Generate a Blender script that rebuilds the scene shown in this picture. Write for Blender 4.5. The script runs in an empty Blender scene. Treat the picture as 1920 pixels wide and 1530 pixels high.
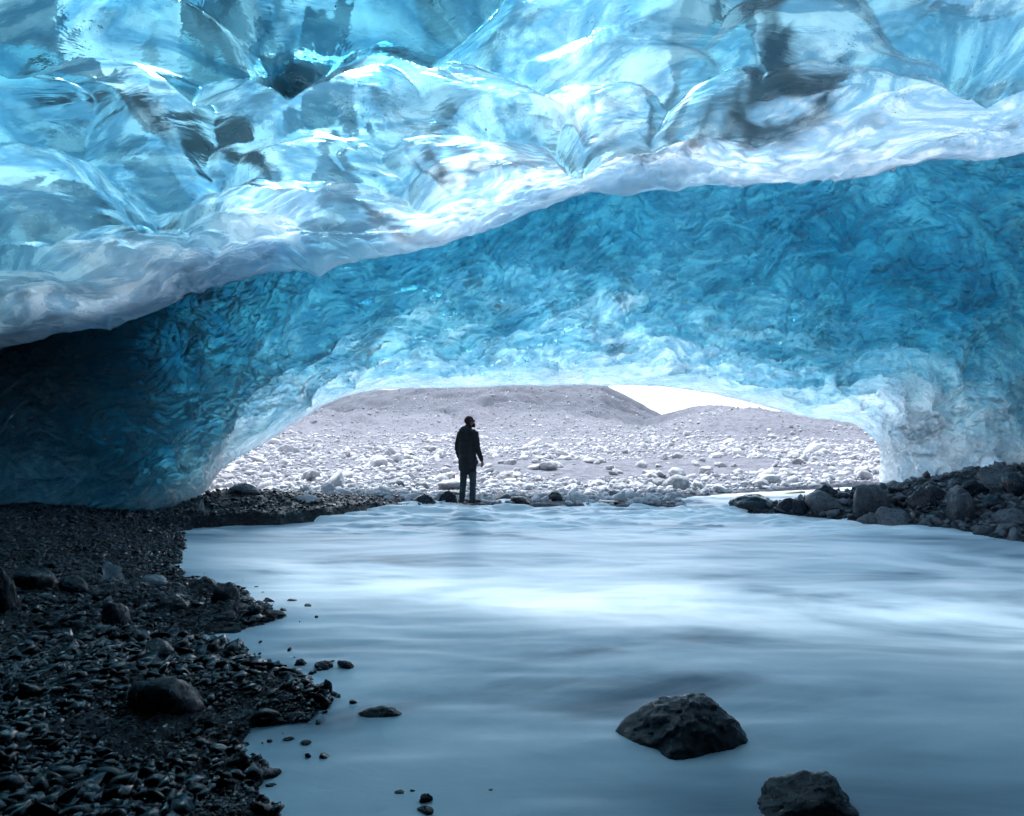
import bpy, math, random
import numpy as np
from mathutils import Vector, Matrix, Euler

# ------------------------------------------------------------------ camera, sky, sun, exposure
sc = bpy.context.scene
C = sc.collection
R = math.radians
cam_d = bpy.data.cameras.new("camera"); cam = bpy.data.objects.new("camera", cam_d); C.objects.link(cam)
cam.location = (0, 0, 1.6); cam.rotation_euler = (R(90), 0, 0)
cam_d.sensor_width = 36; cam_d.lens = 24; cam_d.shift_y = 35 / 1920
cam_d.clip_start = 0.05; cam_d.clip_end = 3000
sc.camera = cam
F, HX, HY, CH = 1280.0, 960.0, 800.0, 1.6            # the lens in photo pixels, horizon row, eye height

SUN_ELEV, SUN_AZ = 55, -15                            # azimuth measured from +Y towards +X
world = bpy.data.worlds.new("World"); sc.world = world; world.use_nodes = True
wn = world.node_tree; wn.nodes.clear()
sky = wn.nodes.new("ShaderNodeTexSky"); sky.sky_type = 'NISHITA'; sky.sun_disc = False
sky.sun_elevation = R(SUN_ELEV); sky.sun_rotation = R(SUN_AZ); sky.dust_density = 3.0; sky.altitude = 100
hs = wn.nodes.new("ShaderNodeHueSaturation"); hs.inputs['Saturation'].default_value = 0.2
bg = wn.nodes.new("ShaderNodeBackground"); bg.inputs['Strength'].default_value = 0.15
wo = wn.nodes.new("ShaderNodeOutputWorld")
wn.links.new(sky.outputs[0], hs.inputs['Color']); mt = wn.nodes.new("ShaderNodeMixRGB"); mt.blend_type = 'MULTIPLY'; mt.inputs[0].default_value = 1; mt.inputs[2].default_value = (1.30, 1.40, 1.56, 1)
wn.links.new(hs.outputs[0], mt.inputs[1]); wn.links.new(mt.outputs[0], bg.inputs[0]); wn.links.new(bg.outputs[0], wo.inputs[0])
sun_d = bpy.data.lights.new("sun", 'SUN'); sun = bpy.data.objects.new("sun", sun_d); C.objects.link(sun)
sun_d.energy = 3.0; sun_d.angle = R(10); sun_d.color = (1, 0.985, 0.965)
sd_ = Vector((math.sin(R(SUN_AZ)) * math.cos(R(SUN_ELEV)), math.cos(R(SUN_AZ)) * math.cos(R(SUN_ELEV)), math.sin(R(SUN_ELEV))))
sun.rotation_euler = sd_.to_track_quat('Z', 'Y').to_euler()
sc.view_settings.view_transform = 'Standard'; sc.view_settings.look = 'None'
sc.view_settings.exposure = 0.85; sc.view_settings.gamma = 1
sc.cycles.use_denoising = True
sc.cycles.max_bounces = 12; sc.cycles.diffuse_bounces = 5; sc.cycles.glossy_bounces = 4
sc.cycles.transmission_bounces = 10; sc.cycles.transparent_max_bounces = 12
sc.cycles.sample_clamp_indirect = 6; sc.cycles.blur_glossy = 1.0

# ------------------------------------------------------------------ numpy noise
def _hash(ix, iy, iz, seed):
    h = (ix.astype(np.int64) * 374761393 + iy.astype(np.int64) * 668265263 + iz.astype(np.int64) * 2147483647 + seed * 1274126177) & 0xFFFFFFFF
    h = ((h ^ (h >> 13)) * 1274126177) & 0xFFFFFFFF
    h = ((h ^ (h >> 16)) * 2246822519) & 0xFFFFFFFF
    return ((h ^ (h >> 15)) & 0xFFFFFF) / float(0xFFFFFF)
def vnoise(x, y, z=None, seed=0):
    x = np.asarray(x, float); y = np.asarray(y, float)
    z = np.zeros_like(x) if z is None else np.asarray(z, float)
    ix, iy, iz = np.floor(x), np.floor(y), np.floor(z)
    fx, fy, fz = x - ix, y - iy, z - iz
    fx = fx**3 * (fx * (fx * 6 - 15) + 10); fy = fy**3 * (fy * (fy * 6 - 15) + 10); fz = fz**3 * (fz * (fz * 6 - 15) + 10)
    r = 0
    for dx in (0, 1):
        for dy in (0, 1):
            for dz in (0, 1):
                w = (fx if dx else 1 - fx) * (fy if dy else 1 - fy) * (fz if dz else 1 - fz)
                r = r + w * _hash(ix + dx, iy + dy, iz + dz, seed)
    return r * 2 - 1
def fbm(x, y, z=None, octv=4, seed=0, gain=0.5):
    a, s, r = 1.0, 1.0, 0
    for k in range(octv):
        r = r + a * vnoise(x * s + 17.3 * k, y * s - 9.1 * k, None if z is None else z * s + 5.7 * k, seed + k)
        a *= gain; s *= 2.03
    return r
def cups(u, v, cell, seed, stretch=1.8, ang=0.0, spread=0.5, tilt=0.0):
    """scalloped ice: concave cups meeting in sharp ridges. 0 in a cup's middle, about 1 on the ridges"""
    u = u / cell; v = v / cell
    iu, iv = np.floor(u), np.floor(v)
    best = np.full(u.shape, 9.0); idx = np.zeros(u.shape); tl = np.zeros(u.shape)
    z0 = np.zeros_like(u)
    for du in (-2, -1, 0, 1, 2):
        for dv in (-2, -1, 0, 1, 2):
            cu, cv = iu + du, iv + dv
            pu = cu + _hash(cu, cv, z0, seed); pv = cv + _hash(cu, cv, z0 + 1, seed)
            th = ang + spread * (_hash(cu, cv, z0 + 2, seed) - 0.5) * 2
            off = 0.5 * _hash(cu, cv, z0 + 3, seed)
            a, b = u - pu, v - pv
            c, s = np.cos(th), np.sin(th)
            x, y = a * c + b * s, -a * s + b * c
            d = (x * x / stretch + y * y * stretch) + off
            m = d < best
            best = np.where(m, d, best)
            idx = np.where(m, _hash(cu, cv, z0 + 4, seed), idx)
            if tilt: tl = np.where(m, (a * (_hash(cu, cv, z0 + 5, seed) - .5) + b * (_hash(cu, cv, z0 + 6, seed) - .5)) * 2 * tilt, tl)
    return np.minimum(best, 1.6) / 1.2 + tl, idx
def sstep(a, b, x):
    t = np.clip((x - a) / (b - a), 0, 1); return t * t * (3 - 2 * t)

# ------------------------------------------------------------------ object helpers
def link(name, me, mat=None, parent=None, smooth=True):
    o = bpy.data.objects.new(name, me); C.objects.link(o)
    if mat is not None: me.materials.append(mat)
    if smooth: me.polygons.foreach_set('use_smooth', np.ones(len(me.polygons), bool))
    if parent is not None: o.parent = parent
    return o
def tag(o, label=None, cat=None, group=None, kind=None):
    if label: o['label'] = label
    if cat: o['category'] = cat
    if group: o['group'] = group
    if kind: o['kind'] = kind
    return o
def mesh_np(name, co, faces):
    """faces: (n,3) or (n,4) int array"""
    me = bpy.data.meshes.new(name)
    n, k = faces.shape
    me.vertices.add(len(co)); me.vertices.foreach_set('co', np.ascontiguousarray(co, dtype=np.float32).ravel())
    me.loops.add(n * k); me.loops.foreach_set('vertex_index', np.ascontiguousarray(faces, dtype=np.int32).ravel())
    me.polygons.add(n); me.polygons.foreach_set('loop_start', np.arange(0, n * k, k, dtype=np.int32))
    me.update(calc_edges=True)
    return me
def grid_faces(nr, nc, flip=False, base=0):
    i = np.arange(nr * nc).reshape(nr, nc) + base
    q = np.stack([i[:-1, :-1], i[:-1, 1:], i[1:, 1:], i[1:, :-1]], -1).reshape(-1, 4)
    return q[:, ::-1] if flip else q
def rim_faces(nr, nc, off):
    """stitch two grids (base 0 and base off) along the border"""
    i = np.arange(nr * nc).reshape(nr, nc)
    loop = np.concatenate([i[0, :], i[1:, -1], i[-1, -2::-1], i[-2:0:-1, 0]])
    nx = np.roll(loop, -1)
    return np.stack([loop, loop + off, nx + off, nx], -1)

# ------------------------------------------------------------------ material helpers
class NT:
    def __init__(s, name):
        s.m = bpy.data.materials.new(name); s.m.use_nodes = True; s.t = s.m.node_tree; s.t.nodes.clear()
        s.out = s.n('OutputMaterial')
        s.co = s.n('TexCoord').outputs['Object']
    def n(s, typ, **kw):
        nd = s.t.nodes.new('ShaderNode' + typ)
        for k, v in kw.items(): setattr(nd, k, v)
        return nd
    def set(s, sock, v):
        if isinstance(v, bpy.types.NodeSocket): s.t.links.new(v, sock)
        elif isinstance(v, (tuple, list)) and len(v) == 3 and sock.type == 'RGBA': sock.default_value = (*v, 1)
        else: sock.default_value = v
    def mapping(s, scale=(1, 1, 1), rot=(0, 0, 0), vec=None):
        m = s.n('Mapping'); s.set(m.inputs['Vector'], vec or s.co); m.inputs['Scale'].default_value = scale; m.inputs['Rotation'].default_value = rot
        return m.outputs[0]
    def noise(s, scale, detail=4, rough=0.55, dist=0.0, vec=None):
        n = s.n('TexNoise'); s.set(n.inputs['Vector'], vec or s.co)
        n.inputs['Scale'].default_value = scale; n.inputs['Detail'].default_value = detail
        n.inputs['Roughness'].default_value = rough; n.inputs['Distortion'].default_value = dist
        return n.outputs['Fac']
    def ramp(s, fac, stops):
        r = s.n('ValToRGB'); s.set(r.inputs[0], fac); e = r.color_ramp.elements
        while len(e) < len(stops): e.new(0.5)
        for k, (p, c) in enumerate(stops):
            e[k].position = p; e[k].color = (*c, 1) if len(c) == 3 else c
        return r.outputs[0]
    def math(s, op, a, b=0.0):
        m = s.n('Math', operation=op); s.set(m.inputs[0], a); s.set(m.inputs[1], b); return m.outputs[0]
    def bump(s, h, strength, dist, nrm=None):
        b = s.n('Bump'); s.set(b.inputs['Height'], h); b.inputs['Strength'].default_value = strength; b.inputs['Distance'].default_value = dist
        if nrm: s.set(b.inputs['Normal'], nrm)
        return b.outputs[0]
    def mix(s, f, a, b):
        m = s.n('MixShader'); s.set(m.inputs[0], f); s.set(m.inputs[1], a); s.set(m.inputs[2], b); return m.outputs[0]
    def principled(s, **kw):
        p = s.n('BsdfPrincipled')
        for k, v in kw.items(): s.set(p.inputs[k.replace('_', ' ')], v)
        return p.outputs[0]
    def done(s, sh, vol=None):
        s.t.links.new(sh, s.out.inputs['Surface'])
        if vol: s.t.links.new(vol, s.out.inputs['Volume'])
        return s.m

def ice_inner(name, dens, streak, body=0.5, rough=0.07, fine=0.45, scal=(6.0, 0.5, 0.05), n1s=0.6):
    t = NT(name)
    v = t.mapping(streak, (0, 0, R(12)))
    n1 = t.noise(2.2, 5, 0.6, 0.8, v); n2 = t.noise(9.0, 4, 0.6, 0.4, v)
    b = t.bump(n1, n1s, 0.12); b = t.bump(n2, fine, 0.025, b)
    wv = t.n('VectorMath', operation='ADD'); t.set(wv.inputs[0], t.mapping((0.45, 1, 1), (0, 0, R(10))))
    nz = t.n('TexNoise'); nz.inputs['Scale'].default_value = 1.5; t.set(nz.inputs['Vector'], t.co)
    sc_ = t.n('VectorMath', operation='SCALE'); t.set(sc_.inputs[0], nz.outputs['Color']); sc_.inputs['Scale'].default_value = 0.5; t.set(wv.inputs[1], sc_.outputs[0])
    vs = t.n('TexVoronoi'); vs.feature = 'F1'; t.set(vs.inputs['Vector'], wv.outputs[0]); vs.inputs['Scale'].default_value = scal[0]
    b = t.bump(vs.outputs['Distance'], scal[1], scal[2], b)
    vein = t.ramp(t.noise(0.75, 5, 0.62, 1.8, t.mapping((1, 1.7, 1), (0, 0, R(35)))), [(0.38, (1, 1, 1)), (0.49, (0.30, 0.50, 0.64)), (0.51, (0.30, 0.50, 0.64)), (0.62, (1, 1, 1))])
    rf = t.n('BsdfRefraction'); rf.inputs['IOR'].default_value = 1.31; rf.inputs['Roughness'].default_value = rough
    mv = t.n('MixRGB', blend_type='MULTIPLY'); mv.inputs[0].default_value = 1; t.set(mv.inputs[1], (0.93, 0.97, 1.0)); t.set(mv.inputs[2], vein); t.set(rf.inputs['Color'], mv.outputs[0]); t.set(rf.inputs['Normal'], b)
    # cloudy bubble-rich ice and specks of ash frozen in
    cl = t.ramp(t.noise(1.1, 5, 0.6, 1.0), [(0.35, (0.50, 0.76, 0.92)), (0.6, (0.84, 0.94, 1.0))])
    tr = t.n('BsdfTranslucent'); t.set(tr.inputs['Color'], cl); t.set(tr.inputs['Normal'], b)
    df = t.n('BsdfDiffuse'); t.set(df.inputs['Color'], (0.45, 0.72, 0.85)); t.set(df.inputs['Normal'], b)
    at = t.n('Attribute'); at.attribute_name = 'edge_glow'  # whiter, cloudier ice where the bright edges are imitated
    dc = t.n('MixRGB'); t.set(dc.inputs[0], at.outputs['Fac']); t.set(dc.inputs[1], (0.45, 0.72, 0.85)); t.set(dc.inputs[2], (0.86, 0.92, 0.95)); t.set(df.inputs['Color'], dc.outputs[0])
    bodysh = t.mix(t.math('ADD', t.math('MULTIPLY', at.outputs['Fac'], .30), .10), tr.outputs[0], df.outputs[0])
    sh = t.mix(t.math('MINIMUM', t.math('ADD', t.math('MULTIPLY', at.outputs['Fac'], .6), body), 1.0), rf.outputs[0], bodysh)
    ash = t.math('MULTIPLY', t.ramp(t.noise(38, 3, 0.7), [(0.60, (0, 0, 0)), (0.68, (1, 1, 1))]), t.ramp(t.noise(1.7, 4, 0.6, 0.5), [(0.56, (0, 0, 0)), (0.66, (1, 1, 1))]))
    da = t.n('BsdfDiffuse'); t.set(da.inputs['Color'], (0.02, 0.025, 0.03))
    sh = t.mix(ash, sh, da.outputs[0])
    gl = t.n('BsdfGlossy'); gl.inputs['Roughness'].default_value = 0.06; t.set(gl.inputs['Normal'], b)
    fr = t.n('Fresnel'); fr.inputs['IOR'].default_value = 1.42; t.set(fr.inputs['Normal'], b)
    sh = t.mix(fr.outputs[0], sh, gl.outputs[0])
    va = t.n('VolumeAbsorption'); t.set(va.inputs['Color'], (0.23, 0.715, 0.795)); va.inputs['Density'].default_value = dens
    return t.done(sh, va.outputs[0])
def ice_outer(name, dens, dirt=(0.56, 0.66), light_stop=None):
    t = NT(name)
    at = t.n('Attribute'); at.attribute_name = 'edge_glow'
    d = t.ramp(t.noise(0.9, 3, 0.55, 1.0), [(dirt[0], (0, 0, 0)), (dirt[1], (1, 1, 1))])
    d = t.math('MULTIPLY', d, t.math('SUBTRACT', 1.0, t.math('MINIMUM', t.math('MULTIPLY', at.outputs['Fac'], 2.5), 1.0)))
    if light_stop:                                                       # dark layer added to the unseen outer face to hold back light
        ax, lo, hi = light_stop
        sp = t.n('SeparateXYZ'); t.set(sp.inputs[0], t.co)
        mp = t.n('MapRange'); mp.interpolation_type = 'SMOOTHSTEP'; t.set(mp.inputs['Value'], t.math('ADD', sp.outputs[ax], t.math('MULTIPLY', t.math('SUBTRACT', t.noise(0.8, 5, .6), .5), 3.0)))
        mp.inputs['From Min'].default_value = lo; mp.inputs['From Max'].default_value = hi
        d = t.math('MAXIMUM', d, mp.outputs[0])
    tr = t.n('BsdfTranslucent'); t.set(tr.inputs['Color'], (0.97, 0.98, 1.0))
    df = t.n('BsdfDiffuse'); t.set(df.inputs['Color'], (0.85, 0.88, 0.9))
    dk = t.n('BsdfDiffuse'); t.set(dk.inputs['Color'], (0.02, 0.065, 0.12))
    sh = t.mix(0.2, tr.outputs[0], df.outputs[0])
    tp = t.n('BsdfTransparent'); t.set(tp.inputs['Color'], (1, 1, 1))
    sh = t.mix(t.ramp(t.noise(1.3, 3, 0.5, 1.0), [(0.34, (0.05, 0.05, 0.05)), (0.72, (0.6, 0.6, 0.6))]), sh, tp.outputs[0])
    sh = t.mix(d, sh, dk.outputs[0])
    va = t.n('VolumeAbsorption'); t.set(va.inputs['Color'], (0.23, 0.715, 0.795)); va.inputs['Density'].default_value = dens
    return t.done(sh, va.outputs[0])
def rock_mat(name, c0, c1, rough=(0.3, 0.6), bump=0.5, scale=1.0, spec=0.5, coat=0.0):
    t = NT(name)
    oi = t.n('ObjectInfo')
    n = t.noise(3.5 * scale, 6, 0.65, 0.3)
    col = t.ramp(n, [(0.32, c0), (0.68, c1)])
    hv = t.n('HueSaturation'); t.set(hv.inputs['Color'], col)
    t.set(hv.inputs['Value'], t.math('ADD', t.math('MULTIPLY', oi.outputs['Random'], 0.5), 0.75))
    vo = t.n('TexVoronoi'); t.set(vo.inputs['Vector'], t.co); vo.inputs['Scale'].default_value = 9 * scale
    b = t.bump(t.noise(14 * scale, 6, 0.7), bump, 0.05 / scale); b = t.bump(vo.outputs['Distance'], bump * 0.4, 0.015 / scale, b)
    rg = t.ramp(t.noise(6 * scale, 3), [(0.35, (rough[0],) * 3), (0.65, (rough[1],) * 3)])
    return t.done(t.principled(Base_Color=hv.outputs[0], Roughness=rg, Normal=b, Specular_IOR_Level=spec, Coat_Weight=coat, Coat_Roughness=0.08))
def plain(name, col, rough=0.8, nscale=60, bump=0.2):
    t = NT(name)
    c = t.ramp(t.noise(nscale * 0.4, 3), [(0.3, tuple(x * 0.75 for x in col)), (0.7, tuple(min(1, x * 1.2) for x in col))])
    return t.done(t.principled(Base_Color=c, Roughness=rough, Normal=t.bump(t.noise(nscale, 3), bump, 0.004)))

ICE_D = 1.0
M = {}
M['roof_in'] = ice_inner('clear_scalloped_ice', 1.15, (0.6, 1.6, 1), 0.25, 0.05, 0.08, (2.2, 0.04, 0.06), 0.28)
M['roof_out'] = ice_outer('glacier_top_snow', 1.15, (0.55, 0.70), ('Y', 5.0, 3.9))
M['arch_in'] = ice_inner('deep_blue_scalloped_ice', 3.2, (1.2, 3.0, 3.0), 0.35, 0.03, 0.45, (7.0, 0.9, 0.06))
M['arch_out'] = ice_outer('arch_top_snow', 3.2, (0.60, 0.68), ('X', -5.6, -8.4))
t = NT('added_light_sheet')  # added sheet that passes and scatters sun down to the river
tp = t.n('BsdfTransparent'); t.set(tp.inputs['Color'], (.9, .96, 1)); tr = t.n('BsdfTranslucent'); t.set(tr.inputs['Color'], (.9, .96, 1))
M['sheet'] = t.done(t.mix(t.ramp(t.noise(.9, 4, .6, .6), [(0.30, (.15, .15, .15)), (0.56, (.9, .9, .9))]), tr.outputs[0], tp.outputs[0]))
M['wet_rock'] = rock_mat('wet_dark_rock', (0.002, 0.006, 0.014), (0.005, 0.013, 0.028), (0.12, 0.32), 0.4, spec=0.35, coat=0.15)
M['wet_shard'] = rock_mat('wet_slate_shards', (0.002, 0.004, 0.007), (0.012, 0.019, 0.028), (0.08, 0.3), 0.25, spec=0.4, coat=0.3)
M['pale_rock'] = rock_mat('pale_dry_rock', (0.26, 0.27, 0.30), (0.5, 0.515, 0.54), (0.7, 0.9), 0.5)
M['hill_rock'] = rock_mat('hillside_rock', (0.17, 0.18, 0.215), (0.27, 0.285, 0.33), (0.8, 0.95), 0.2)
M['shore_gravel'] = rock_mat('damp_shore_gravel', (0.008, 0.012, 0.018), (0.045, 0.055, 0.07), (0.2, 0.5), 0.2)
M['grey_rock'] = rock_mat('grey_damp_rock', (0.035, 0.044, 0.058), (0.13, 0.148, 0.175), (0.2, 0.45), 0.7)

# ------------------------------------------------------------------ lay of the land
def wp(px, py, Y=None, z=0.0):
    if Y is None: Y = F * (CH - z) / (py - HY)
    return ((px - HX) / F * Y, Y)
def P3(px, py, Y): return np.array([(px - HX) / F * Y, Y, CH - (py - HY) / F * Y])
WP_ = [wp(*p) for p in [(508, 1600), (510, 1530), (440, 1495), (520, 1450), (445, 1405), (460, 1365), (570, 1350), (612, 1310), (560, 1275),
       (480, 1238), (400, 1215), (335, 1200), (350, 1188), (440, 1175), (520, 1158), (500, 1135), (440, 1105), (340, 1085), (325, 1060),
       (350, 1030), (345, 1000), (370, 989), (520, 981), (640, 969), (700, 957), (860, 947), (1000, 949), (1190, 951), (1280, 949),
       (1290, 931), (1440, 922), (1580, 914), (1680, 908), (1700, 918), (1640, 930), (1560, 940), (1460, 949), (1365, 957), (1500, 965), (1620, 976),
       (1700, 986), (1800, 994), (1920, 1017), (2150, 1060)]] + [(7.2, 4.0), (7, -7), (-0.8, -7), (-0.75, 1.5)]
WP_ = np.array(WP_)
def water_sd(x, y):
    """signed distance to the shoreline, negative over the water"""
    x = np.asarray(x, float); y = np.asarray(y, float)
    best = np.full(x.shape, 1e9); ins = np.zeros(x.shape, bool)
    A = WP_; B = np.roll(WP_, -1, 0)
    for (ax, ay), (bx, by) in zip(A, B):
        dx, dy = bx - ax, by - ay
        t = np.clip(((x - ax) * dx + (y - ay) * dy) / (dx * dx + dy * dy), 0, 1)
        best = np.minimum(best, (x - ax - t * dx) ** 2 + (y - ay - t * dy) ** 2)
        c = ((ay > y) != (by > y))
        xi = ax + (y - ay) / (dy if dy else 1e-9) * dx
        ins ^= c & (x < xi)
    d = np.sqrt(best)
    return np.where(ins, -d, d)
def ground_z(x, y, detail=True):
    x = np.asarray(x, float); y = np.asarray(y, float)
    sd = water_sd(x, y)
    sd = sd + 0.10 * fbm(x * 2.2, y * 2.2, seed=5, octv=3) * sstep(14, 11, y)
    out = np.maximum(sd, 0)
    far = 0.03 + 0.013 * np.clip(y - 14, 0, None) - 0.003 * np.clip(y - 60, 0, None)
    left = 0.015 + 0.13 * out + 0.10 * sstep(0.5, 2.5, out)
    left = np.minimum(left, 0.9)
    right = 0.02 + 0.26 * np.minimum(out, 3.4) + 0.03 * out
    isr = sstep(3.0, 4.2, x) * sstep(17.5, 14.5, y)
    bank = left * (1 - isr) + right * isr
    fw = sstep(13.0, 15.0, y + 0.25 * np.clip(-x - 2.0, 0, 4))
    fw = np.where(x > 3, sstep(15.5, 17.5, y), fw)
    terr = sstep(-5.9, -5.3, x) * sstep(-2.0, -2.9, x) * sstep(10.3, 11, y)
    z = bank * (1 - fw) + np.minimum(far, 0.03 + out * 0.1 + far) * fw
    z = z + terr * 0.13 * sstep(0.03, 0.10, out)
    # moraine hills beyond the mouth
    cx = np.interp(x * 150 / np.clip(y, 85, 150), [-160, -80, -42, -30, -12, 6, 20, 27, 34, 45, 80], [7.5, 8.4, 7.0, 8.2, 9.0, 8.9, 8.7, 5.6, 1.9, 0.4, 0.0])
    rdg = fbm(x * 0.05 + 0.02 * y, y * 0.012, seed=31, octv=4)
    hA = cx * sstep(62, 150, y + 7 * rdg) * (1 - 0.9 * sstep(160, 260, y))
    foot = 3.4 * np.exp(-((x + 2) / 16) ** 2 - ((y - 96) / 15) ** 2) + 2.6 * np.exp(-((x + 24) / 11) ** 2 - ((y - 90) / 15) ** 2)
    cb = np.interp(x, [8, 13, 18, 22, 24.6, 27, 31, 36, 42, 47, 60], [0, 0.3, 1.1, 2.7, 3.5, 3.1, 2.5, 1.9, 1.3, 0.7, 0.2])
    hB = cb * sstep(48, 84, y + 3 * rdg) * (1 - 0.9 * sstep(90, 125, y))
    hB2 = 0.5 * np.exp(-((x - 20.5) / 5) ** 2 - ((y - 66) / 8) ** 2)
    hC = 5.0 * np.exp(-((x - 66) / 14) ** 2 - ((y - 128) / 16) ** 2)
    hill = np.maximum(np.maximum(hA, foot * sstep(60, 80, y)), np.maximum(hB + hB2, hC))
    gul = np.abs(fbm(x * 0.10 + 0.05 * y, y * 0.035 - 0.02 * x, seed=37, octv=4))
    z = z + hill * (1 + 0.06 * fbm(x * 0.12, y * 0.12, seed=9)) - np.minimum(hill, 3) * 0.35 * (1 - np.minimum(gul * 2.2, 1)) * sstep(155, 130, y) + sstep(40, 70, y) * 0.25 * fbm(x * 0.2, y * 0.1, seed=12)
    z = z + sstep(15, 24, y) * 0.12 * fbm(x * 0.35, y * 0.22, seed=14)
    bed = -0.45 * sstep(0, 0.7, -sd) - 0.03
    z = np.where(sd < 0, np.maximum(bed, -0.5), z)
    if detail:
        z = z + np.where(sd > -0.05, 1, 0.3) * (0.022 * fbm(x * 5, y * 5, seed=21, octv=3) + 0.012 * fbm(x * 19, y * 19, seed=22, octv=2))
    return z
def ray_ground(px, py):
    Y = np.concatenate([np.arange(1.5, 30, 0.02), np.arange(30, 300, 0.3)])
    X = (px - HX) / F * Y; Z = CH - (py - HY) / F * Y
    G = np.maximum(ground_z(X, Y, False), 0)
    k = np.argmax(Z <= G); return float(X[k]), float(Y[k]), float(G[k])

rows = np.concatenate([np.arange(-8, 1.6, 0.25), np.arange(1.6, 7, 0.022), np.arange(7, 20, 0.045), 20 * np.exp(np.arange(0, 2.15, 0.0065)), np.linspace(175, 900, 24)])
aa = np.linspace(-1.25, 1.25, 620)
YY, AA = np.meshgrid(rows, aa, indexing='ij')
XX = AA * (np.abs(YY) * 1.0 + 3.0)
XX = np.where(YY < 0, AA * 12, XX)
ZZ = ground_z(XX, YY)
t = NT('gravel_ground')
geo = t.n('NewGeometry').outputs['Position']
sx = t.n('SeparateXYZ'); t.set(sx.inputs[0], geo)
dry = t.ramp(t.math('MULTIPLY', t.math('ADD', sx.outputs['Y'], t.math('MULTIPLY', t.noise(0.7, 3), 2.0)), 0.01), [(0.135, (0, 0, 0)), (0.160, (1, 1, 1))])   # beyond the mouth the gravel is dry
vo = t.n('TexVoronoi'); t.set(vo.inputs['Vector'], geo); vo.inputs['Scale'].default_value = 26
vo2 = t.n('TexVoronoi'); t.set(vo2.inputs['Vector'], geo); vo2.inputs['Scale'].default_value = 5
wet = t.ramp(vo.outputs['Color'], [(0.2, (0.004, 0.006, 0.009)), (0.8, (0.017, 0.025, 0.036))])
vo3 = t.n('TexVoronoi'); t.set(vo3.inputs['Vector'], geo); vo3.inputs['Scale'].default_value = 2.6
dr = t.ramp(t.math('ADD', t.math('MULTIPLY', t.noise(2.2, 8, 0.75), .6), t.math('MULTIPLY', vo3.outputs['Color'], .4)), [(0.35, (0.10, 0.112, 0.145)), (0.65, (0.175, 0.19, 0.235))])
hl = t.n('MapRange'); hl.interpolation_type = 'SMOOTHSTEP'; t.set(hl.inputs['Value'], sx.outputs['Y']); hl.inputs['From Min'].default_value = 84; hl.inputs['From Max'].default_value = 92
dm = t.n('MixRGB'); t.set(dm.inputs[0], hl.outputs[0]); t.set(dm.inputs[1], dr)      # ground colour darker and bluer on the farther hill
t.set(dm.inputs[2], t.ramp(t.noise(0.5, 8, 0.7), [(0.35, (0.045, 0.058, 0.085)), (0.65, (0.09, 0.108, 0.15))])); dr = dm.outputs[0]
mc = t.n('MixRGB'); t.set(mc.inputs[0], dry); t.set(mc.inputs[1], wet); t.set(mc.inputs[2], dr)
mr = t.n('MixRGB'); t.set(mr.inputs[0], dry); t.set(mr.inputs[1], (0.33,) * 3); t.set(mr.inputs[2], (0.9,) * 3)
b = t.bump(vo.outputs['Distance'], 0.8, 0.02); b = t.bump(vo2.outputs['Distance'], 0.5, 0.10, b); b = t.bump(t.noise(1.5, 8, 0.75), 0.6, 0.35, b)
M['ground'] = t.done(t.principled(Base_Color=mc.outputs[0], Roughness=mr.outputs[0], Normal=b))
me = mesh_np('ground', np.stack([XX, YY, ZZ], -1).reshape(-1, 3), grid_faces(*XX.shape))
tag(link('ground', me, M['ground']), kind='structure')

# ------------------------------------------------------------------ river: milky, silky glacial water
wr = np.concatenate([np.arange(-7, 1.6, 0.3), np.arange(1.6, 20, 0.03)])
wc = np.concatenate([np.arange(-7.5, 12.0, 0.035)])
WY, WX = np.meshgrid(wr, wc, indexing='ij')
q = fbm(WX * 0.35, WY * 0.5, seed=41, octv=3)
WZ = 0.010 * fbm(WX * 0.55 + q, WY * 1.5 + q, seed=42, octv=3) * sstep(1, 5, WY) + 0.006 * fbm(WX * 1.6, WY * 5, seed=43, octv=2)
WZ += 0.075 * sstep(9.0, 12.2, WY) * sstep(17, 13.5, WY) * np.maximum(fbm(WX * 1.3, WY * 2.6, seed=44, octv=4), -0.3)
t = NT('milky_river_water')
v = t.mapping((0.42, 1.0, 1), (0, 0, R(17)))
n1 = t.noise(0.5, 6, 0.5, 1.8, v); n2 = t.noise(3.0, 5, 0.6, 1.0, v)
col = t.ramp(n1, [(0.30, (0.09, 0.17, 0.24)), (0.48, (0.56, 0.66, 0.72)), (0.66, (0.92, 0.95, 0.97))])
b = t.bump(n2, 0.12, 0.03); b = t.bump(t.noise(14, 3, 0.5, 0.5, v), 0.12, 0.01, b)
M['water'] = t.done(t.principled(Base_Color=col, Roughness=0.42, Normal=b, IOR=1.33, Specular_IOR_Level=0.6))
me = mesh_np('river_water', np.stack([WX, WY, WZ], -1).reshape(-1, 3), grid_faces(*WX.shape))
tag(link('river_water', me, M['water']), kind='structure')

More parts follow.
